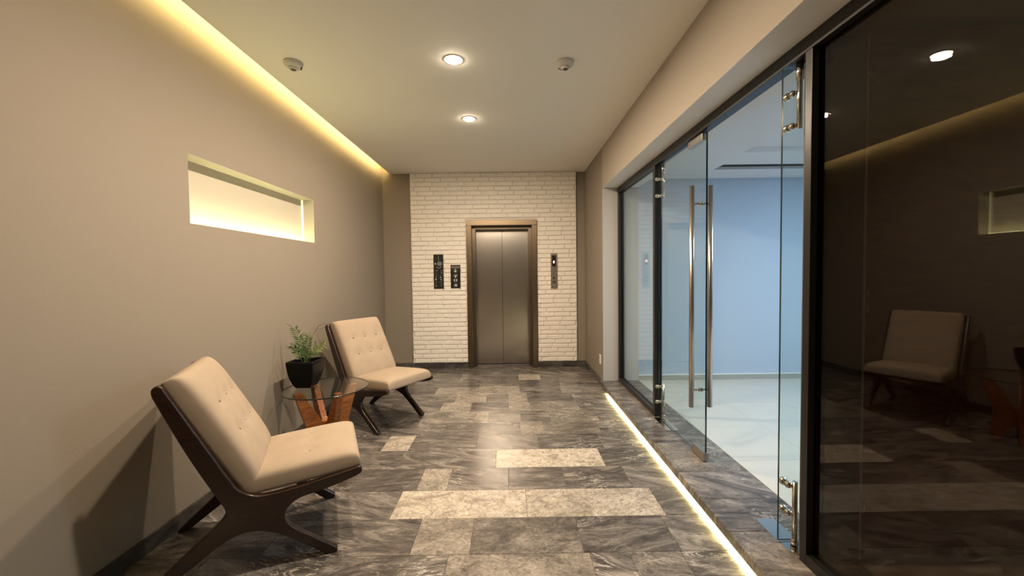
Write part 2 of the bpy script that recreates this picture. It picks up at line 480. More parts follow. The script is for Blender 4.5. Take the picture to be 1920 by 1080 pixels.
# right wall: far pier + bulkhead over the glazing
bm = bmesh.new()
bbox(bm, XR, XT, YJ, D + 0.1, 0, 3.0)
wr = bmput('wall_right', bm, M_wall)
tag(wr, 'short taupe wall piece between the lift wall and the glass front', 'wall', kind='structure')
bm = bmesh.new()
bbox(bm, XR, XT, YB, YJ, HB, 3.0)
o = bmput('wall_bulkhead', bm, M_bulk)
tag(o, 'deep painted bulkhead running above the glass front', 'wall', kind='structure')
bm = bmesh.new()
bbox(bm, XR, XT, YJ - 0.0015, YJ, ST, HB)
bmput('jamb_lining', bm, M_jamb, wr)
bkh = bpy.data.objects['wall_bulkhead']
box('soffit_lining', XR + 0.001, XT, YB, YJ - 0.0015, HB - 0.0015, HB, M_reveal, bkh)

# back wall: taupe plaster, brick field round the lift
BX0, BX1 = -1.49, 1.0107
EX0, EX1, EH = -0.6523, 0.4108, 2.2355
bm = bmesh.new()
for (x0, x1, z0, z1) in ((XL - 0.1, EX0 + 0.03, 0, 3.3), (EX1 - 0.03, XR + 0.02, 0, 3.3), (EX0 + 0.03, EX1 - 0.03, EH - 0.03, 3.3)):
    bbox(bm, x0, x1, D, D + 0.12, z0, z1)
wb = bmput('wall_back', bm, M_wall)
tag(wb, 'end wall with white painted brickwork around the lift', 'wall', kind='structure')
YBK = 6.057
bm = bmesh.new()
for (x0, x1, z0, z1) in ((BX0, EX0, ST, HC), (EX1, BX1, ST, HC), (EX0, EX1, EH, HC)):
    bbox(bm, x0, x1, YBK + 0.011, D, z0, z1)
bmput('mortar', bm, M_mortar, wb)


def brick_mesh(seed, w, hgt):
    rnd = random.Random(seed)
    j = lambda a: rnd.uniform(-a, a)
    d, c = 0.022, 0.008
    v = [(-w / 2, d, -hgt / 2), (w / 2, d, -hgt / 2), (w / 2, d, hgt / 2), (-w / 2, d, hgt / 2)]
    f = [(0, 1, 2, 3)]
    v += [(-w / 2 + j(.0015), c, -hgt / 2 + j(.002)), (w / 2 + j(.0015), c, -hgt / 2 + j(.002)), (w / 2 + j(.0015), c, hgt / 2 + j(.002)), (-w / 2 + j(.0015), c, hgt / 2 + j(.002))]
    n = 4
    st = len(v)
    for a, zz in ((0, -1), (1, 1)):
        for i in range(n):
            x = (-w / 2 + c) + (w - 2 * c) * i / (n - 1)
            v.append((x, j(.002), zz * (hgt / 2 - c) + j(.0022)))
    for k in range(4):
        q = (k + 1) % 4
        f.append((k, 4 + k, 4 + q, q))
    lo = [st + i for i in range(n)]
    up = [st + n + i for i in range(n)]
    for i in range(n - 1):
        f.append((lo[i], lo[i + 1], up[i + 1], up[i]))
    f.append((4, 5) + tuple(reversed(lo)))
    f.append((7,) + tuple(up) + (6,))
    f.append((4, lo[0], up[0], 7))
    f.append((5, 6, up[-1], lo[-1]))
    me = bpy.data.meshes.new('brick')
    me.from_pydata(v, [], f)
    me.materials.append(M_brick)
    return me


CH, BL, JT = 0.0683, 0.242, 0.008
variants = [brick_mesh(100 + i, 1.0, CH - JT) for i in range(1)]
full = [brick_mesh(200 + i, BL - JT, CH - JT) for i in range(9)]
cuts = {}
ncourse = int(round((HC - ST) / CH))
CH = (HC - ST) / ncourse
bricks = []
for r in range(ncourse):
    zc = ST + (r + 0.5) * CH
    spans = [(BX0, BX1)] if zc - CH / 2 > EH - 0.02 else [(BX0, EX0), (EX1, BX1)]
    sh = (0.0, 0.5)[r % 2] * BL + random.uniform(-0.03, 0.03) + (0.33 * BL if r % 5 == 3 else 0)
    for (a, b) in spans:
        x = BX0 - BL + sh
        while x < b:
            l, rr = max(x, a), min(x + BL, b)
            if rr - l > 0.03:
                bricks.append((l, rr, zc))
            x += BL
bricks.sort(key=lambda t: t[2])
rest = bmesh.new()
for i, (l, rr, zc) in enumerate(bricks):
    w = rr - l - JT
    if abs(w - (BL - JT)) < 0.002:
        me = full[i % 9]
    else:
        key = (round(w, 2), i % 2)
        if key not in cuts:
            cuts[key] = brick_mesh(500 + len(cuts), key[0], CH - JT)
        me = cuts[key]
    loc = ((l + rr) / 2, YBK - 0.006 + random.uniform(-0.0025, 0.0025), zc + random.uniform(-0.0012, 0.0012))
    if i < 300:
        o = bpy.data.objects.new('brick', me)
        COL.objects.link(o); o.parent = wb; o.location = loc
    else:
        tmp = me.copy(); tmp.transform(Matrix.Translation(loc)); rest.from_mesh(tmp); bpy.data.meshes.remove(tmp)
if len(bricks) > 300:
    o = bmput('bricks', rest, M_brick, wb)
    o['kind'] = 'stuff'
else:
    rest.free()

# baseboards
bt = 0.014
o = box('baseboard_left', XL, XL + bt, YB, D, 0, ST, M_base)
tag(o, 'dark marble baseboard running along the left wall', 'baseboard', kind='structure')
bm = bmesh.new()
bbox(bm, XL + bt, EX0, YBK - 0.016, D, 0, ST)
bbox(bm, EX1, XR, YBK - 0.016, D, 0, ST)
o = bmput('baseboard_back', bm, M_base)
tag(o, 'dark marble baseboard under the white brick on both sides of the lift', 'baseboard', kind='structure')
o = box('baseboard_right', XR - bt, XR, YJ, YBK - 0.016, 0, ST, M_base)
tag(o, 'dark marble baseboard on the short wall beside the glass front', 'baseboard', kind='structure')

# raised marble threshold with light under its lip
XS = 1.11
bm = bmesh.new()
bbox(bm, 1.165, XT, YB, YJ, 0.0, 0.031)
step = bmput('threshold_step', bm, M_base)
tag(step, 'raised grey marble threshold slab under the glass front, lit below its lip', 'step', kind='structure')
TJ = [YB, -1.6, -1.0, -0.4, 0.2, 0.8, 1.40, 2.01, 2.31, 2.633, 3.10, 3.593, 4.02, 4.452, YJ]
for i, (a, b) in enumerate(zip(TJ, TJ[1:])):
    me = slab_mesh('slab', XS, XT, a + GAP, b - GAP, 0.0312, ST, 0.003)
    put('slab', me, M_tdark if i % 3 else M_tmid, step)
o = box('light_strip', 1.114, 1.158, YB + 0.1, 4.665, 0.0275, 0.0305, M_step_led)
tag(o, 'bright cream light strip glowing under the lip of the marble threshold', 'light strip')

# ------------------------------------------------------------------ lift
lift = empty('door_4', ((EX0 + EX1) / 2, YBK, 0))
tag(lift, 'closed two-panel stainless steel elevator door in a bronze frame', 'elevator', kind='structure')


def lbox(name, x0, x1, y0, y1, z0, z1, mat, bevel=0.0, parent=None):
    o = box(name, x0, x1, y0, y1, z0, z1, mat, None, bevel)
    p = parent or lift
    o.parent = p
    o.matrix_parent_inverse = Matrix.Translation((-(EX0 + EX1) / 2, -YBK, 0))
    return o


YF = YBK - 0.028
CW = 0.078
lbox('casing', EX0, EX0 + CW, YF, D + 0.06, 0, EH - CW, M_liftframe, 0.003)
lbox('casing', EX1 - CW, EX1, YF, D + 0.06, 0, EH - CW, M_liftframe, 0.003)
lbox('casing', EX0, EX1, YF, D + 0.06, EH - CW, EH, M_liftframe, 0.003)
IX0, IX1, IZ = EX0 + CW, EX1 - CW, EH - CW
lbox('jamb', IX0 - 0.02, IX0 + 0.048, D + 0.061, D + 0.20, 0, IZ - 0.045, M_liftjamb)
lbox('jamb', IX1 - 0.048, IX1 + 0.02, D + 0.061, D + 0.20, 0, IZ - 0.045, M_liftjamb)
lbox('jamb', IX0 - 0.02, IX1 + 0.02, D + 0.061, D + 0.20, IZ - 0.045, IZ + 0.03, M_liftjamb)
mid = -0.121
YD = D + 0.17
lbox('door_panel', IX0 + 0.02, mid - 0.0025, YD + 0.035, YD + 0.06, 0.008, IZ - 0.01, M_lift)
lbox('door_panel', mid + 0.0025, IX1 - 0.02, YD + 0.035, YD + 0.06, 0.008, IZ - 0.01, M_lift)
lbox('shaft_back', IX0 - 0.05, IX1 + 0.05, YD + 0.08, YD + 0.09, -0.02, IZ + 0.05, M_plate)
for z in (1.70, 0.49):
    bm = bmesh.new()
    tube(bm, [(EX0 + 0.012 + (0.02 if z < 1 else 0), YF - 0.001, z), (EX0 + 0.012 + (0.02 if z < 1 else 0), YF + 0.004, z)], 0.012, 10)
    o = bmput('screw_hole', bm, M_dkplastic, lift)
    o.matrix_parent_inverse = Matrix.Translation((-(EX0 + EX1) / 2, -YBK, 0))

# ------------------------------------------------------------------ glass front
win = empty('window_1', (XG, YJ, ST))
tag(win, 'black framed glass front with fixed panes between corridor and side room', 'glass partition', kind='structure')


def child(o, p):
    o.parent = p
    o.matrix_parent_inverse = Matrix.Translation(-Vector(p.location))
    return o


FX0, FX1 = 1.325, 1.392
for (a, b) in ((YJ - 0.05, YJ - 0.002), (3.66, 3.71), (1.765, 1.806)):
    child(box('post', FX0, FX1, a, b, ST, 2.392, M_black, None, 0.002), win)
child(box('post', FX0, FX1, -1.6, -1.54, ST, 2.392, M_black, None, 0.002), win)
child(box('head_beam', FX0, FX1, YB, YJ - 0.002, 2.392, HB - 0.002, M_black, None, 0.002), win)
child(box('sill_rail', FX0, FX1, 3.71, YJ - 0.05, ST, ST + 0.05, M_black, None, 0.002), win)
child(box('sill_rail', FX0, FX1, -1.54, 1.765, ST, ST + 0.05, M_black, None, 0.002), win)


def pane(name, x0, x1, y0, y1, z0, z1, mat=M_glass, edge=M_edge):
    bm = bmesh.new()
    fs = bbox(bm, x0, x1, y0, y1, z0, z1)
    dims = (x1 - x0, y1 - y0, z1 - z0)
    t = dims.index(min(dims))
    bmesh.ops.recalc_face_normals(bm, faces=bm.faces)
    for f in bm.faces:
        if abs(f.normal[t]) < 0.5:
            f.material_index = 1
    return bmput(name, bm, [mat, edge])


child(pane('pane', XG - 0.005, XG + 0.005, 3.71, YJ - 0.05, ST + 0.05, 2.392), win)
o = child(pane('pane', XG - 0.005, XG + 0.005, -1.54, 1.765, ST + 0.05, 2.392, M_tint), win)
o['label'] = 'dark tinted pane mirroring the corridor'

# door leaf in the glass front, closed
d1 = empty('door_1', (XG, 3.60, ST))
tag(d1, 'closed frameless glass door leaf with tall steel pull bars', 'door', kind='structure')
LY0, LY1, LZ0, LZ1 = 2.765, 3.652, 0.096, 2.382
child(pane('door_pane', XG - 0.006, XG + 0.006, LY0, LY1, LZ0, LZ1), d1)
HY = 2.845
for sx in (-1, 1):
    bm = bmesh.new()
    tube(bm, [(XG + sx * 0.066, HY, 0.45), (XG + sx * 0.066, HY, 2.03)], 0.0175, 20)
    hb = child(bmput('pull_bar', bm, M_satin), d1)
    for z in (0.575, 1.905):
        bm = bmesh.new()
        tube(bm, [(XG + sx * 0.006, HY, z), (XG + sx * 0.05, HY, z)], 0.008, 12)
        tube(bm, [(XG + sx * 0.006, HY, z), (XG + sx * 0.014, HY, z)], 0.014, 14)
        child(bmput('standoff', bm, M_steel), d1)


def pivot(parent, x, y, nx, ny, z0, z1, up, gx, gy):
    """round pivot bar held to the glass by two ball knobs; (nx,ny) points from glass to bar"""
    bm = bmesh.new()
    zt, zb = (z1, z1 - 0.085) if up else (z0, z0 + 0.03)
    tube(bm, [(x, y, z0), (x, y, z1)], 0.0115, 16)
    if up:
        tube(bm, [(x, y, zb), (x, y, zt)], 0.0165, 16)
    else:
        tube(bm, [(x, y, z0), (x, y, zb)], 0.0165, 16)
    hg = child(bmput('pivot_bar', bm, M_steel), parent)
    ks = (z0 + 0.02, z0 + 0.17) if up else (z1 - 0.025, z1 - 0.165)
    for z in ks:
        bm = bmesh.new()
        ball(bm, (gx - nx * 0.022, gy - ny * 0.022, z), 0.020, 14)
        tube(bm, [(gx - nx * 0.02, gy - ny * 0.02, z), (gx + nx * 0.012, gy + ny * 0.012, z), (x, y, z)], 0.011, 12)
        ball(bm, (gx + nx * 0.012, gy + ny * 0.012, z), 0.017, 14)
        child(bmput('knob', bm, M_steel), parent)


pivot(d1, XG + 0.028, 3.615, 1, 0, 2.09, 2.392, True, XG, 3.63)
pivot(d1, XG + 0.028, 3.615, 1, 0, ST + 0.002, 0.40, False, XG, 3.63)
child(box('patch_lock', XG - 0.018, XG + 0.018, 2.762, 2.94, ST + 0.006, 0.150, M_satin, None, 0.003), d1)
child(box('top_patch', XG - 0.018, XG + 0.018, 2.80, 3.02, 2.335, 2.385, M_satin, None, 0.003), d1)

# second leaf, swung open into the side room
d2 = empty('door_2', (1.36, 1.905, ST))
tag(d2, 'glass door leaf swung open into the side room beside the dark post', 'door', kind='structure')
LYO = 1.925
child(pane('door_pane', 1.305, 2.18, LYO - 0.006, LYO + 0.006, LZ0, LZ1), d2)
pivot(d2, 1.362, 1.890, 0, -1, 2.085, 2.392, True, 1.345, LYO)
pivot(d2, 1.362, 1.890, 0, -1, ST + 0.012, 0.405, False, 1.345, LYO)
child(box('patch_lock', 2.0, 2.182, LYO - 0.018, LYO + 0.018, ST + 0.006, 0.150, M_satin, None, 0.003), d2)
for sy in (-1, 1):
    bm = bmesh.new()
    tube(bm, [(2.10, LYO + sy * 0.05, 0.45), (2.10, LYO + sy * 0.05, 2.03)], 0.0175, 16)
    child(bmput('pull_bar', bm, M_satin), d2)

for nm, (y0, y1), lab in (('far', (3.33, 3.64), 'steel floor closer plate under the closed glass door'),
                          ('near', (1.925, 2.11), 'steel floor closer plate reflecting blue beside the open glass door')):
    o = box('floor_plate', 1.306, 1.408, y0, y1, ST, ST + 0.003, M_steel, None, 0.001)
    tag(o, lab, 'floor plate')
bm = bmesh.new()
pts = []
for k in range(24):
    a = 2 * math.pi * k / 24
    pts.append((1.352 + 0.046 * math.copysign(abs(math.cos(a)) ** .6, math.cos(a)), 1.877 + 0.042 * math.copysign(abs(math.sin(a)) ** .6, math.sin(a))))
lo = [bm.verts.new((x, y, ST)) for x, y in pts]
hi = [bm.verts.new((x, y, ST + 0.008)) for x, y in pts]
bm.faces.new(hi); bm.faces.new(list(reversed(lo)))
for k in range(24):
    bm.faces.new((lo[k], lo[(k + 1) % 24], hi[(k + 1) % 24], hi[k]))
o = bmput('pivot_plate', bm, M_steel)
tag(o, 'small rounded steel pivot plate at the foot of the open glass door', 'floor plate')

# ------------------------------------------------------------------ side room behind the glass
RX, RY0 = 4.6, 1.87
o = box('floor_room', XT, RX, RY0, YJ, 0.0, ST - 0.008, M_joint)
tag(o, 'pale porcelain tiled floor of the bright side room', 'floor', kind='structure')
fr = o
tx = XT
xs = [XT, 2.16, 2.76, 3.36, 3.96, RX]
ys = [RY0, 2.18, 2.78, 3.38, 3.98, 4.58, YJ]
for a, b in zip(xs, xs[1:]):
    for c, d in zip(ys, ys[1:]):
        me = slab_mesh('tile', a + 0.0012, b - 0.0012, c + 0.0012, d - 0.0012, ST - 0.02, ST, 0.001)
        put('tile', me, M_roomtile, fr)
o = box('wall_room_far', XT, RX, YJ - 0.002, YJ + 0.1, 0, 3.0, M_room)
tag(o, 'blue grey wall at the far end of the side room', 'wall', kind='structure')
o = box('wall_room_right', RX, RX + 0.1, -1.8, YJ + 0.1, 0, 3.0, M_room)
tag(o, 'blue grey wall on the far right of the side room', 'wall', kind='structure')
bm = bmesh.new()
bbox(bm, XT, RX, YJ - 0.016, YJ - 0.002, ST, ST + 0.062)
o = bmput('baseboard_room', bm, M_roombase)
tag(o, 'pale porcelain baseboard with a white top edge in the side room', 'baseboard', kind='structure')
child(box('top_edge', XT, RX, YJ - 0.018, YJ - 0.002, ST + 0.062, ST + 0.070, M_whitetrim), o)
# ceiling with a dark air slot and a shallow raised panel
bm = bmesh.new()
sx0, sy0, sy1 = 2.29, 4.30, 4.50
tx0, ty1, ty0 = 2.25, 3.86, 2.3
z0, z1 = HR, HR + 0.03
for (a, b, c, d) in ((XT, RX, sy1, YJ), (XT, sx0, sy0, sy1), (XT, RX, ty1, sy0), (XT, tx0, RY0, ty1), (tx0, RX, RY0, ty0)):
    bbox(bm, a, b, c, d, z0, z1)
cr = bmput('ceiling_room', bm, M_roomceil)
tag(cr, 'white side room ceiling with a raised panel and a dark air slot', 'ceiling', kind='structure')
bm = bmesh.new()
bbox(bm, sx0 - 0.02, RX, sy0 - 0.02, sy1 + 0.02, HR + 0.20, HR + 0.22)
bbox(bm, sx0 - 0.02, RX, sy1, sy1 + 0.02, z1, HR + 0.20)
bbox(bm, sx0 - 0.02, RX, sy0 - 0.02, sy0, z1, HR + 0.20)
bbox(bm, sx0 - 0.02, sx0, sy0, sy1, z1, HR + 0.20)
bmput('slot_lining', bm, M_slot, cr)
box('raised_panel', tx0 - 0.02, RX, ty0 - 0.02, ty1 + 0.02, HR + 0.05, HR + 0.07, M_roomceil, cr)
bm = bmesh.new()
bbox(bm, tx0 - 0.012, tx0, ty0, ty1, z1, HR + 0.05)
bbox(bm, tx0, RX, ty1, ty1 + 0.012, z1, HR + 0.05)
bmput('panel_edge', bm, M_roomceil, cr)
for i, (x, y) in enumerate(((2.95, 2.65), (3.85, 2.95))):
    t = empty('ceiling_light', (x, y, HR + 0.05))
    tag(t, ('cool white square ceiling light panel in the side room, nearer the glass', 'cool white square ceiling light panel in the side room, farther from the glass')[i], 'ceiling light')
    box('frame', -0.25, 0.25, -0.25, 0.25, -0.018, 0.0, M_whitetrim, t)
    box('diffuser', -0.235, 0.235, -0.235, 0.235, -0.0225, -0.0181, M_panel, t)

# dark lobby to the right: pier + brown door seen through the tinted pane
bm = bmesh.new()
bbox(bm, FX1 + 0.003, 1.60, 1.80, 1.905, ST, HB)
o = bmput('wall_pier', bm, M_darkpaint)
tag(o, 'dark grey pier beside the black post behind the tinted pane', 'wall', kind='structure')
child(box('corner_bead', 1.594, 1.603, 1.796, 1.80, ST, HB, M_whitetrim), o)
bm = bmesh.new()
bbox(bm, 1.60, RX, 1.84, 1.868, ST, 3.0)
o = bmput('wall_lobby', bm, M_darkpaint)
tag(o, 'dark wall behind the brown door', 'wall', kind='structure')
d3 = empty('door_3', (1.61, 1.80, ST))
tag(d3, 'tall brown veneered door dimly seen behind the tinted glass', 'door', kind='structure')
child(box('door_leaf', 1.606, 2.56, 1.80, 1.838, ST + 0.008, 2.50, M_brown, None, 0.002), d3)
for z in (2.265, 1.28, 0.35):
    bm = bmesh.new()
    tube(bm, [(1.612, 1.795, z - 0.05), (1.612, 1.795, z + 0.05)], 0.006, 10)
    child(bmput('hinge', bm, M_steel), d3)
o = box('floor_lobby', XT, RX, YB, 1.868, 0.0, ST, M_roomtile)
tag(o, 'beige tiled floor of the dark lobby behind the tinted pane', 'floor', kind='structure')
o = box('ceiling_lobby', XT, RX, YB, 1.868, 2.53, 2.57, M_roomceil)
tag(o, 'grey ceiling of the dark lobby behind the tinted pane', 'ceiling', kind='structure')
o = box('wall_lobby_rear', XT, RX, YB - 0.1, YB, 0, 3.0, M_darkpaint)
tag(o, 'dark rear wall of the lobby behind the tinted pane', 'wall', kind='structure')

# ------------------------------------------------------------------ lounge chairs


def catmull(pts, sub=4, closed=True):
    out = []
    n = len(pts)
    for i in range(n):
        p0, p1, p2, p3 = (Vector(pts[(i + k) % n][:2]) for k in (-1, 0, 1, 2))
        sharp1, sharp2 = len(pts[i]) > 2, len(pts[(i + 1) % n]) > 2
        out.append(p1)
        if sharp1 and sharp2:
            continue
        m1 = (p2 - p1) * 0.9 if sharp1 else (p2 - p0) * 0.5
        m2 = (p2 - p1) * 0.9 if sharp2 else (p3 - p1) * 0.5
        lim = (p2 - p1).length * 1.0
        if m1.length > lim: m1 = m1.normalized() * lim
        if m2.length > lim: m2 = m2.normalized() * lim
        for s in range(1, sub):
            t = s / sub
            out.append((2 * t**3 - 3 * t**2 + 1) * p1 + (t**3 - 2 * t**2 + t) * m1 + (-2 * t**3 + 3 * t**2) * p2 + (t**3 - t**2) * m2)
    return out


# side frame outline (forward s, height z), traced round once; a third entry marks a sharp corner
FRAME = [(-0.668, 0.950), (-0.655, 0.925), (-0.545, 0.705), (-0.430, 0.476), (-0.400, 0.424), (-0.352, 0.388), (-0.290, 0.374), (-0.15, 0.382),
         (0.10, 0.418), (0.136, 0.423), (0.147, 0.405), (0.138, 0.384), (0.06, 0.360), (-0.05, 0.338), (-0.140, 0.325), (-0.190, 0.298), (-0.213, 0.258),
         (-0.196, 0.205), (-0.13, 0.142), (0.012, 0.026), (0.018, 0.010), (0.010, 0.0, 1), (-0.036, 0.0, 1), (-0.116, 0.069), (-0.22, 0.152), (-0.29, 0.192),
         (-0.36, 0.212), (-0.421, 0.206), (-0.481, 0.178), (-0.60, 0.100), (-0.742, 0.0, 1), (-0.795, 0.0, 1), (-0.702, 0.090), (-0.561, 0.218), (-0.478, 0.290), (-0.455, 0.330),
         (-0.470, 0.375), (-0.500, 0.435), (-0.590, 0.630), (-0.700, 0.900), (-0.705, 0.935), (-0.690, 0.953)]
CHW, FT = 0.56, 0.036      # spacing of the side frames, frame thickness


def cushion(bm, L, W, T, B, nl, nw, dim, n1=5.0, n2=5.0, bow=0.0):
    """pillow: along a in [0,L], across in [-W/2,W/2]; front height T, rear B; dim = [(a,w,depth)] buttons"""
    def prm(i, n):
        return math.sin(math.pi / 2 * (-1 + 2 * i / n))
    top, bot = {}, {}
    for i in range(nl + 1):
        u = prm(i, nl)
        for j in range(nw + 1):
            v = prm(j, nw)
            e = max(0, 1 - abs(u)**n1)**(1 / n1) * max(0, 1 - abs(v)**n2)**(1 / n2)
            a, w = (u + 1) / 2 * L, v * W / 2
            hgt = T * e * (1 + bow * (1 - u * u) * (1 - v * v))
            for (da, dw, dd) in dim:
                r2 = (a - da)**2 + (w - dw)**2
                hgt -= dd * math.exp(-r2 / (2 * 0.016**2)) * e + dd * 0.35 * math.exp(-r2 / (2 * 0.045**2)) * e
            # faint pull lines between neighbouring buttons of one row
            top[i, j] = bm.verts.new((a, w, hgt))
            if 0 < i < nl and 0 < j < nw:
                bot[i, j] = bm.verts.new((a, w, -B * e))
            else:
                bot[i, j] = top[i, j]
    for i in range(nl):
        for j in range(nw):
            f = bm.faces.new((top[i, j], top[i + 1, j], top[i + 1, j + 1], top[i, j + 1])); f.smooth = True
            q = [bot[i, j], bot[i, j + 1], bot[i + 1, j + 1], bot[i + 1, j]]
            if len(set(q)) == 4:
                try:
                    f = bm.faces.new(q); f.smooth = True
                except ValueError:
                    pass


def make_chair():
    t = empty('lounge_chair')
    out = catmull(FRAME, 4)
    for s in (-1, 1):
        bm = bmesh.new()
        y0 = s * CHW / 2
        a = [bm.verts.new((p.x, y0 - FT / 2, p.y)) for p in out]
        b = [bm.verts.new((p.x, y0 + FT / 2, p.y)) for p in out]
        bm.faces.new(a); bm.faces.new(list(reversed(b)))
        n = len(out)
        for k in range(n):
            f = bm.faces.new((a[k], b[k], b[(k + 1) % n], a[(k + 1) % n])); f.smooth = True
        o = bmput('side_frame', bm, M_chair, t)
        md = o.modifiers.new('bevel', 'BEVEL'); md.width = 0.007; md.segments = 3; md.limit_method = 'ANGLE'; md.angle_limit = math.radians(50)
        md.harden_normals = False
    # cross rails
    for (sx, z, r) in ((-0.02, 0.372, 0.016), (-0.40, 0.335, 0.018), (-0.62, 0.80, 0.014)):
        bm = bmesh.new()
        tube(bm, [(sx, -CHW / 2 + 0.01, z), (sx, CHW / 2 - 0.01, z)], r, 12)
        bmput('cross_rail', bm, M_chair, t)
    # seat cushion
    Wc = CHW - FT + 0.012
    def lay(bm, org, ax, nrm):
        org, ax, nrm = Vector((org[0], 0, org[1])), Vector((ax[0], 0, ax[1])).normalized(), Vector((nrm[0], 0, nrm[1])).normalized()
        M = Matrix(((ax.x, 0, nrm.x, org.x), (ax.y, 1, nrm.y, org.y), (ax.z, 0, nrm.z, org.z), (0, 0, 0, 1)))
        bmesh.ops.transform(bm, matrix=M, verts=bm.verts)
        return M
    bm = bmesh.new()
    sb = [(0.30, w, 0.013) for w in (-0.13, 0.0, 0.13)]
    cushion(bm, 0.535, Wc, 0.088, 0.025, 34, 34, sb, 5.5, 6.0, 0.10)
    M = lay(bm, (-0.392, 0.388), (0.536, 0.036), (-0.036, 0.536))
    seat = bmput('seat_cushion', bm, M_fabric, t)
    for (a, w, d) in sb:
        b2 = bmesh.new(); ball(b2, M @ Vector((a, w, 0.088 * 1.04 - d * 0.9)), 0.010, 10, (1, 1, .5)); bmput('button', b2, M_button, seat)
    bm = bmesh.new()
    bb = [(a, w, 0.017) for a in (0.255, 0.425) for w in (-0.135, 0.0, 0.135)]
    cushion(bm, 0.635, Wc, 0.098, 0.028, 40, 34, bb, 5.0, 5.5, 0.08)
    M = lay(bm, (-0.372, 0.402), (-0.298, 0.560), (0.560, 0.298))
    back = bmput('back_cushion', bm, M_fabric, t)
    for (a, w, d) in bb:
        b2 = bmesh.new(); ball(b2, M @ Vector((a, w, 0.098 * 1.05 - d * 0.9)), 0.010, 10, (.8, 1, .8)); bmput('button', b2, M_button, back)
    return t


def copy_tree(o, parent=None):
    c = o.copy()
    COL.objects.link(c)
    if parent: c.parent = parent
    for ch in list(o.children):
        copy_tree(ch, c)
    return c


chair = make_chair()
chair2 = copy_tree(chair)
a1 = math.radians(24.8)
chair.location = (-1.0515, 2.2895, 0); chair.rotation_euler.z = a1
tag(chair, 'beige buttoned lounge chair with walnut frame, nearest the viewer', 'chair', 'beige lounge chairs along the wall')
chair2.location = (-1.058, 3.784, 0); chair2.rotation_euler.z = math.radians(-31.4)
tag(chair2, 'beige buttoned lounge chair with walnut frame behind the glass table, nearer the lift', 'chair', 'beige lounge chairs along the wall')

# ------------------------------------------------------------------ glass side table
TZ, TR = 0.52, 0.325
tab = empty('side_table', (-1.516, 3.25, 0))
tag(tab, 'round glass side table on a crossed teak base between the two chairs', 'table')
bm = bmesh.new()
lathe(bm, [(TR - 0.002, 0), (TR, 0.002), (TR, 0.008), (TR - 0.002, 0.010)], 64, (0, 0, TZ - 0.010))
for f in bm.faces:
    f.smooth = False
    f.normal_update()
    if abs(f.normal.z) < 0.9:
        f.material_index = 1
bmput('glass_top', bm, [M_tglass, M_edge], tab)
PROF = [(0.182, 0.508), (0.244, 0.508), (0.208, 0.38), (0.168, 0.25), (0.160, 0.13), (0.185, 0.0), (0.115, 0.0), (0.075, 0.09), (0.0, 0.12), (0.0, 0.235), (0.050, 0.262)]
for ang in (222, 140, 318, 40):
    bm = bmesh.new()
    th = 0.024
    a = [bm.verts.new((r, -th, z)) for r, z in PROF]
    b = [bm.verts.new((r, th, z)) for r, z in PROF]
    bm.faces.new(a); bm.faces.new(list(reversed(b)))
    for k in range(len(PROF)):
        q = (k + 1) % len(PROF)
        bm.faces.new((a[k], b[k], b[q], a[q]))
    o = bmput('base_arm', bm, M_twood, tab)
    o.rotation_euler.z = math.radians(ang)
    md = o.modifiers.new('bevel', 'BEVEL'); md.width = 0.003; md.segments = 2; md.limit_method = 'ANGLE'

# ------------------------------------------------------------------ potted plant
pp = empty('potted_plant', (-1.69, 3.275, TZ))
tag(pp, 'small feathery green plant in a black square tapered pot on the glass table', 'potted plant')
bm = bmesh.new()


def sq(hw, z, n=6, rr=0.012):
    pts = []
    rr = min(rr, hw * .3)
    for cx, cy, a0 in ((1, 1, 0), (-1, 1, 90), (-1, -1, 180), (1, -1, 270)):
        for k in range(n):
            a = math.radians(a0 + 90 * k / (n - 1))
            pts.append(bm.verts.new((cx * (hw - rr) + rr * math.cos(a), cy * (hw - rr) + rr * math.sin(a), z)))
    return pts


prof = [(0.052, 0.0), (0.062, 0.004), (0.078, 0.035), (0.094, 0.085), (0.104, 0.14), (0.109, 0.195), (0.111, 0.218), (0.108, 0.222), (0.100, 0.222), (0.097, 0.215), (0.095, 0.175)]
rings = [sq(hw, z) for hw, z in prof]
for r0, r1 in zip(rings, rings[1:]):
    n = len(r0)
    for k in range(n):
        f = bm.faces.new((r0[k], r0[(k + 1) % n], r1[(k + 1) % n], r1[k])); f.smooth = True
bm.faces.new(rings[0])
bmput('pot', bm, M_pot, pp)
box('soil', -0.093, 0.093, -0.093, 0.093, 0.165, 0.182, M_soil, pp)


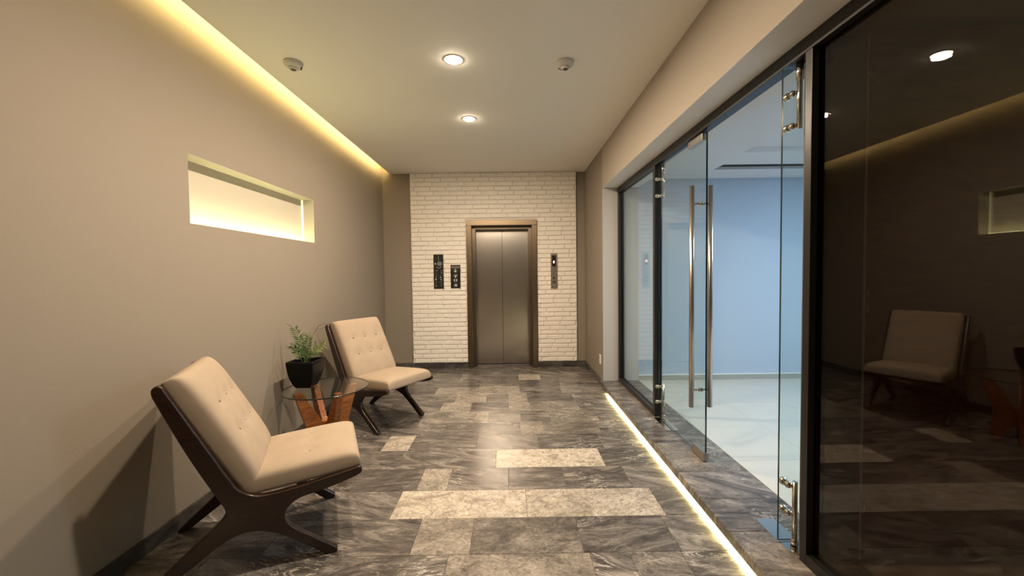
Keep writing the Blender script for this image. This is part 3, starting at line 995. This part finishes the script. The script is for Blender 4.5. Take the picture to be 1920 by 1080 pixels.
def frond(base, tip, bend, nleaf, ll, mat, seed, wid=0.006):
    rnd = random.Random(seed)
    bm = bmesh.new()
    b, t = Vector(base), Vector(tip)
    mid = (b + t) / 2 + Vector(bend)
    pts = [(1 - s)**2 * b + 2 * s * (1 - s) * mid + s * s * t for s in [i / 9 for i in range(10)]]
    tube(bm, pts, [0.0032 - 0.0022 * i / 9 for i in range(10)], 6)
    for i in range(nleaf):
        s = 0.32 + 0.68 * i / (nleaf - 1)
        p = (1 - s)**2 * b + 2 * s * (1 - s) * mid + s * s * t
        tg = ((1 - s) * (mid - b) + s * (t - mid)).normalized()
        side = tg.cross(Vector((0.25, -1, 0.25))).normalized()
        for sg in (-1, 1):
            d = (tg * 0.75 + side * sg * 0.9 + Vector((rnd.uniform(-.25, .25), rnd.uniform(-.35, .35), rnd.uniform(-.25, .15)))).normalized()
            l = ll * (1.05 - 0.5 * abs(s - 0.6)) * rnd.uniform(0.8, 1.15)
            w = d.cross(Vector((0.2, -1, 0.3))).normalized() * wid
            m2 = p + d * l * 0.45
            e = p + d * l + Vector((0, 0, -l * 0.12))
            nn = d.cross(w).normalized() * 0.0018
            v = [bm.verts.new(q) for q in (p, m2 + w, e, m2 - w, m2 + nn)]
            bm.faces.new((v[0], v[1], v[4])); bm.faces.new((v[1], v[2], v[4])); bm.faces.new((v[2], v[3], v[4])); bm.faces.new((v[3], v[0], v[4]))
    return bmput('frond', bm, mat, pp)


Z0 = 0.175
frond((-0.01, 0.0, Z0), (-0.085, 0.0, 0.475), (0.035, 0, 0.03), 11, 0.06, M_leaf, 1)
frond((0.0, -0.01, Z0), (-0.035, -0.03, 0.40), (0.01, 0, 0.02), 9, 0.055, M_leaf, 2)
frond((0.01, 0.0, Z0), (0.035, -0.01, 0.40), (-0.02, 0, 0.03), 9, 0.05, M_leaf, 3)
frond((-0.005, 0.01, Z0), (-0.125, 0.02, 0.335), (0.03, 0, 0.05), 9, 0.045, M_leaf, 4)
frond((0.015, 0.0, Z0), (0.10, 0.0, 0.315), (-0.02, 0, 0.045), 9, 0.055, M_leaf2, 5)
frond((0.012, 0.01, Z0), (0.14, 0.03, 0.335), (-0.01, 0, 0.06), 9, 0.055, M_leaf2, 6)
frond((0.0, 0.01, Z0), (0.0, 0.04, 0.42), (0.0, 0.02, 0.0), 9, 0.05, M_leaf2, 7)
frond((0.0, -0.01, Z0), (0.055, -0.05, 0.30), (0, 0, 0.03), 8, 0.05, M_leaf, 8)
frond((-0.01, -0.01, Z0), (-0.06, -0.05, 0.32), (0, 0, 0.03), 8, 0.05, M_leaf, 9)
for pts in ([(0.02, 0.0, Z0), (0.045, 0, 0.32), (0.045, 0.01, 0.40), (0.075, 0.01, 0.445), (0.11, 0.01, 0.50), (0.16, 0.02, 0.52), (0.175, 0.02, 0.50), (0.13, 0.02, 0.475), (0.10, 0.02, 0.47)],
            [(0.045, 0.0, 0.395), (0.02, 0, 0.43), (-0.03, 0, 0.43)],
            [(-0.085, 0.0, 0.47), (-0.12, 0, 0.505), (-0.16, 0.01, 0.52)],
            [(-0.12, 0.02, 0.33), (-0.15, 0.01, 0.33), (-0.165, 0.01, 0.32)]):
    bm = bmesh.new()
    tube(bm, pts, [0.0028 - 0.0018 * i / (len(pts) - 1) for i in range(len(pts))], 6)
    bmput('twig', bm, M_twig, pp)

# ------------------------------------------------------------------ ceiling fittings
for i, y in enumerate((3.985, 2.90, 1.81)):
    t = empty('downlight', (-0.383, y, HC))
    lab = ('round recessed ceiling downlight nearest the lift', 'round recessed ceiling downlight between the two smoke detectors',
           'ceiling downlight just above the top of the view', 'ceiling downlight above the viewer', 'ceiling downlight behind the viewer', 'rearmost ceiling downlight behind the viewer')[i]
    tag(t, lab, 'downlight', 'ceiling downlights in a row')
    bm = bmesh.new()
    n = 32
    prof = [(0.050, -0.001), (0.056, -0.004), (0.066, -0.004), (0.069, 0.0)]
    rg = [[bm.verts.new((r * math.cos(2 * math.pi * k / n), r * math.sin(2 * math.pi * k / n), z)) for k in range(n)] for r, z in prof]
    for r0, r1 in zip(rg, rg[1:]):
        for k in range(n):
            bm.faces.new((r0[k], r0[(k + 1) % n], r1[(k + 1) % n], r1[k]))
    bmput('trim_ring', bm, M_white, t)
    bm = bmesh.new()
    lathe(bm, [(0.050, -0.0005), (0.048, -0.007), (0.041, -0.013), (0.028, -0.018), (0.010, -0.020)], 28)
    bmput('lens', bm, M_lens, t)
    ld = bpy.data.lights.new('downlight_lamp', 'AREA')
    ld.energy = SPOT_W
    ld.color = SPOT_COL
    ld.shape = 'DISK'
    ld.size = 0.09
    lo = bpy.data.objects.new('lamp', ld)
    COL.objects.link(lo)
    lo.parent = t
    lo.location = (0, 0, -0.022)

for (x, y, lab, rot) in ((-1.528, 2.915, 'white round smoke detector near the cove light', 0.6), (0.42, 2.947, 'white round smoke detector near the bulkhead', 2.2)):
    t = empty('smoke_detector', (x, y, HC), rot)
    tag(t, lab, 'smoke detector', 'smoke detectors on the ceiling')
    bm = bmesh.new()
    lathe(bm, [(0.062, 0.0), (0.063, -0.012), (0.058, -0.024), (0.045, -0.034), (0.032, -0.037)], 32)
    bmput('body', bm, M_white, t)
    bm = bmesh.new()
    lathe(bm, [(0.030, -0.036), (0.030, -0.046), (0.022, -0.052)], 24)
    bmput('sensor_cap', bm, M_white, t)
    bm = bmesh.new()
    lathe(bm, [(0.019, -0.0515), (0.017, -0.054)], 20)
    bmput('sensor_eye', bm, M_dkplastic, t)
    box('vent', 0.03, 0.056, -0.02, 0.02, -0.033, -0.027, M_dkplastic, t)

# ------------------------------------------------------------------ signs and lift controls
YS = YBK - 0.006 - 0.008      # face of the brickwork


def plate(name, x0, x1, z0, z1, mat, label, cat, thick=0.006):
    t = empty(name, ((x0 + x1) / 2, YS, z0))
    tag(t, label, cat)
    box('plate', -(x1 - x0) / 2, (x1 - x0) / 2, -thick, 0.004, 0, z1 - z0, mat, t, 0.0015)
    return t, -thick, x1 - x0, z1 - z0


t, yf, w, hh = plate('notice_sign', -1.151, -1.003, 1.217, 1.732, M_plate, 'tall black notice sign on the brick, farther from the lift door', 'sign')


def mk(t, yf, x0, x1, z0, z1, mat, name='mark'):
    return box(name, x0, x1, yf - 0.0012, yf, z0, z1, mat, t)


def ring(t, yf, cx, cz, r, rw, mat, a0=0, a1=360, sx=1.0, name='mark'):
    bm = bmesh.new()
    n = 28
    v = []
    for k in range(n + 1):
        a = math.radians(a0 + (a1 - a0) * k / n)
        v.append([bm.verts.new((cx + sx * rr * math.cos(a), yf - q, cz + rr * math.sin(a))) for rr, q in ((r - rw, 0), (r, 0), (r, .0012), (r - rw, .0012))])
    for p, q in zip(v, v[1:]):
        for k in range(4):
            bm.faces.new((p[k], q[k], q[(k + 1) % 4], p[(k + 1) % 4]))
    return bmput(name, bm, mat, t)


mk(t, yf, -0.003, 0.007, 0.415, 0.490, M_markg)
ring(t, yf, 0.016, 0.375, 0.034, 0.034, M_markg, sx=1.15)
mk(t, yf, -0.056, -0.040, 0.362, 0.386, M_mark)
ring(t, yf, 0.004, 0.345, 0.042, 0.013, M_markg, 195, 345)
rn = random.Random(5)
for col in (-0.042, 0.030):
    for r in range(8):
        z = 0.262 - r * 0.033
        bright = M_mark if rn.random() < 0.2 else M_markg
        x = col + rn.uniform(-0.012, 0.004)
        mk(t, yf, x, x + rn.uniform(0.012, 0.030), z, z + rn.uniform(0.008, 0.018), bright)

t, yf, w, hh = plate('pictogram_sign', -0.896, -0.750, 1.222, 1.572, M_plate, 'shorter black sign with four round pictograms beside the lift frame', 'sign')
mk(t, yf, -0.062, 0.062, 0.297, 0.336, M_markh, 'header')
for k, z in enumerate((0.262, 0.188, 0.118, 0.044)):
    ring(t, yf, 0.0, z, 0.030, 0.004, M_markg, name='pictogram_ring')
    if k == 0:
        mk(t, yf, -0.008, 0.006, z + 0.012, z + 0.024, M_mark); mk(t, yf, -0.014, 0.012, z - 0.018, z + 0.004, M_mark)
    elif k == 1:
        mk(t, yf, -0.004, 0.022, z - 0.004, z + 0.008, M_mark); mk(t, yf, -0.010, 0.008, z - 0.026, z - 0.004, M_mark); mk(t, yf, -0.024, -0.018, z, z + 0.016, M_mark)
    elif k == 2:
        mk(t, yf, -0.022, -0.010, z - 0.016, z + 0.018, M_mark); mk(t, yf, 0.010, 0.022, z - 0.016, z + 0.018, M_mark)
    else:
        mk(t, yf, -0.010, 0.016, z - 0.014, z + 0.014, M_mark); mk(t, yf, -0.020, -0.010, z, z + 0.010, M_markg)

t, yf, w, hh = plate('call_panel', 0.614, 0.712, 1.204, 1.720, M_satin, 'slim steel lift call panel with lit display and buttons', 'call panel', 0.012)
disp = mk(t, yf, -0.030, 0.028, 0.325, 0.490, M_plate, 'display')
bm = bmesh.new()
ball(bm, (0, 0, 0), 0.016, 12, (0.75, 0.1, 1.25))
o = bmput('digit', bm, M_digit, disp)
o.location = (-0.002, yf - 0.002, 0.392)
for z, m in ((0.152, M_dkplastic), (0.092, M_dkplastic), (0.044, M_white)):
    bm = bmesh.new()
    tube(bm, [(0, yf, z), (0, yf - 0.004, z)], 0.016 if m is M_dkplastic else 0.010, 16)
    bmput('button', bm, m, t)

t = empty('wall_socket', (XR, 5.065, 0.265))
tag(t, 'white wall socket plate on the short wall beside the glass front', 'socket')
box('cover_plate', -0.008, 0.0, -0.036, 0.036, 0.0, 0.118, M_whitetrim, t, 0.002)
for z in (0.035, 0.080):
    box('outlet', -0.0095, -0.008, -0.014, 0.014, z - 0.012, z + 0.012, M_white, t)
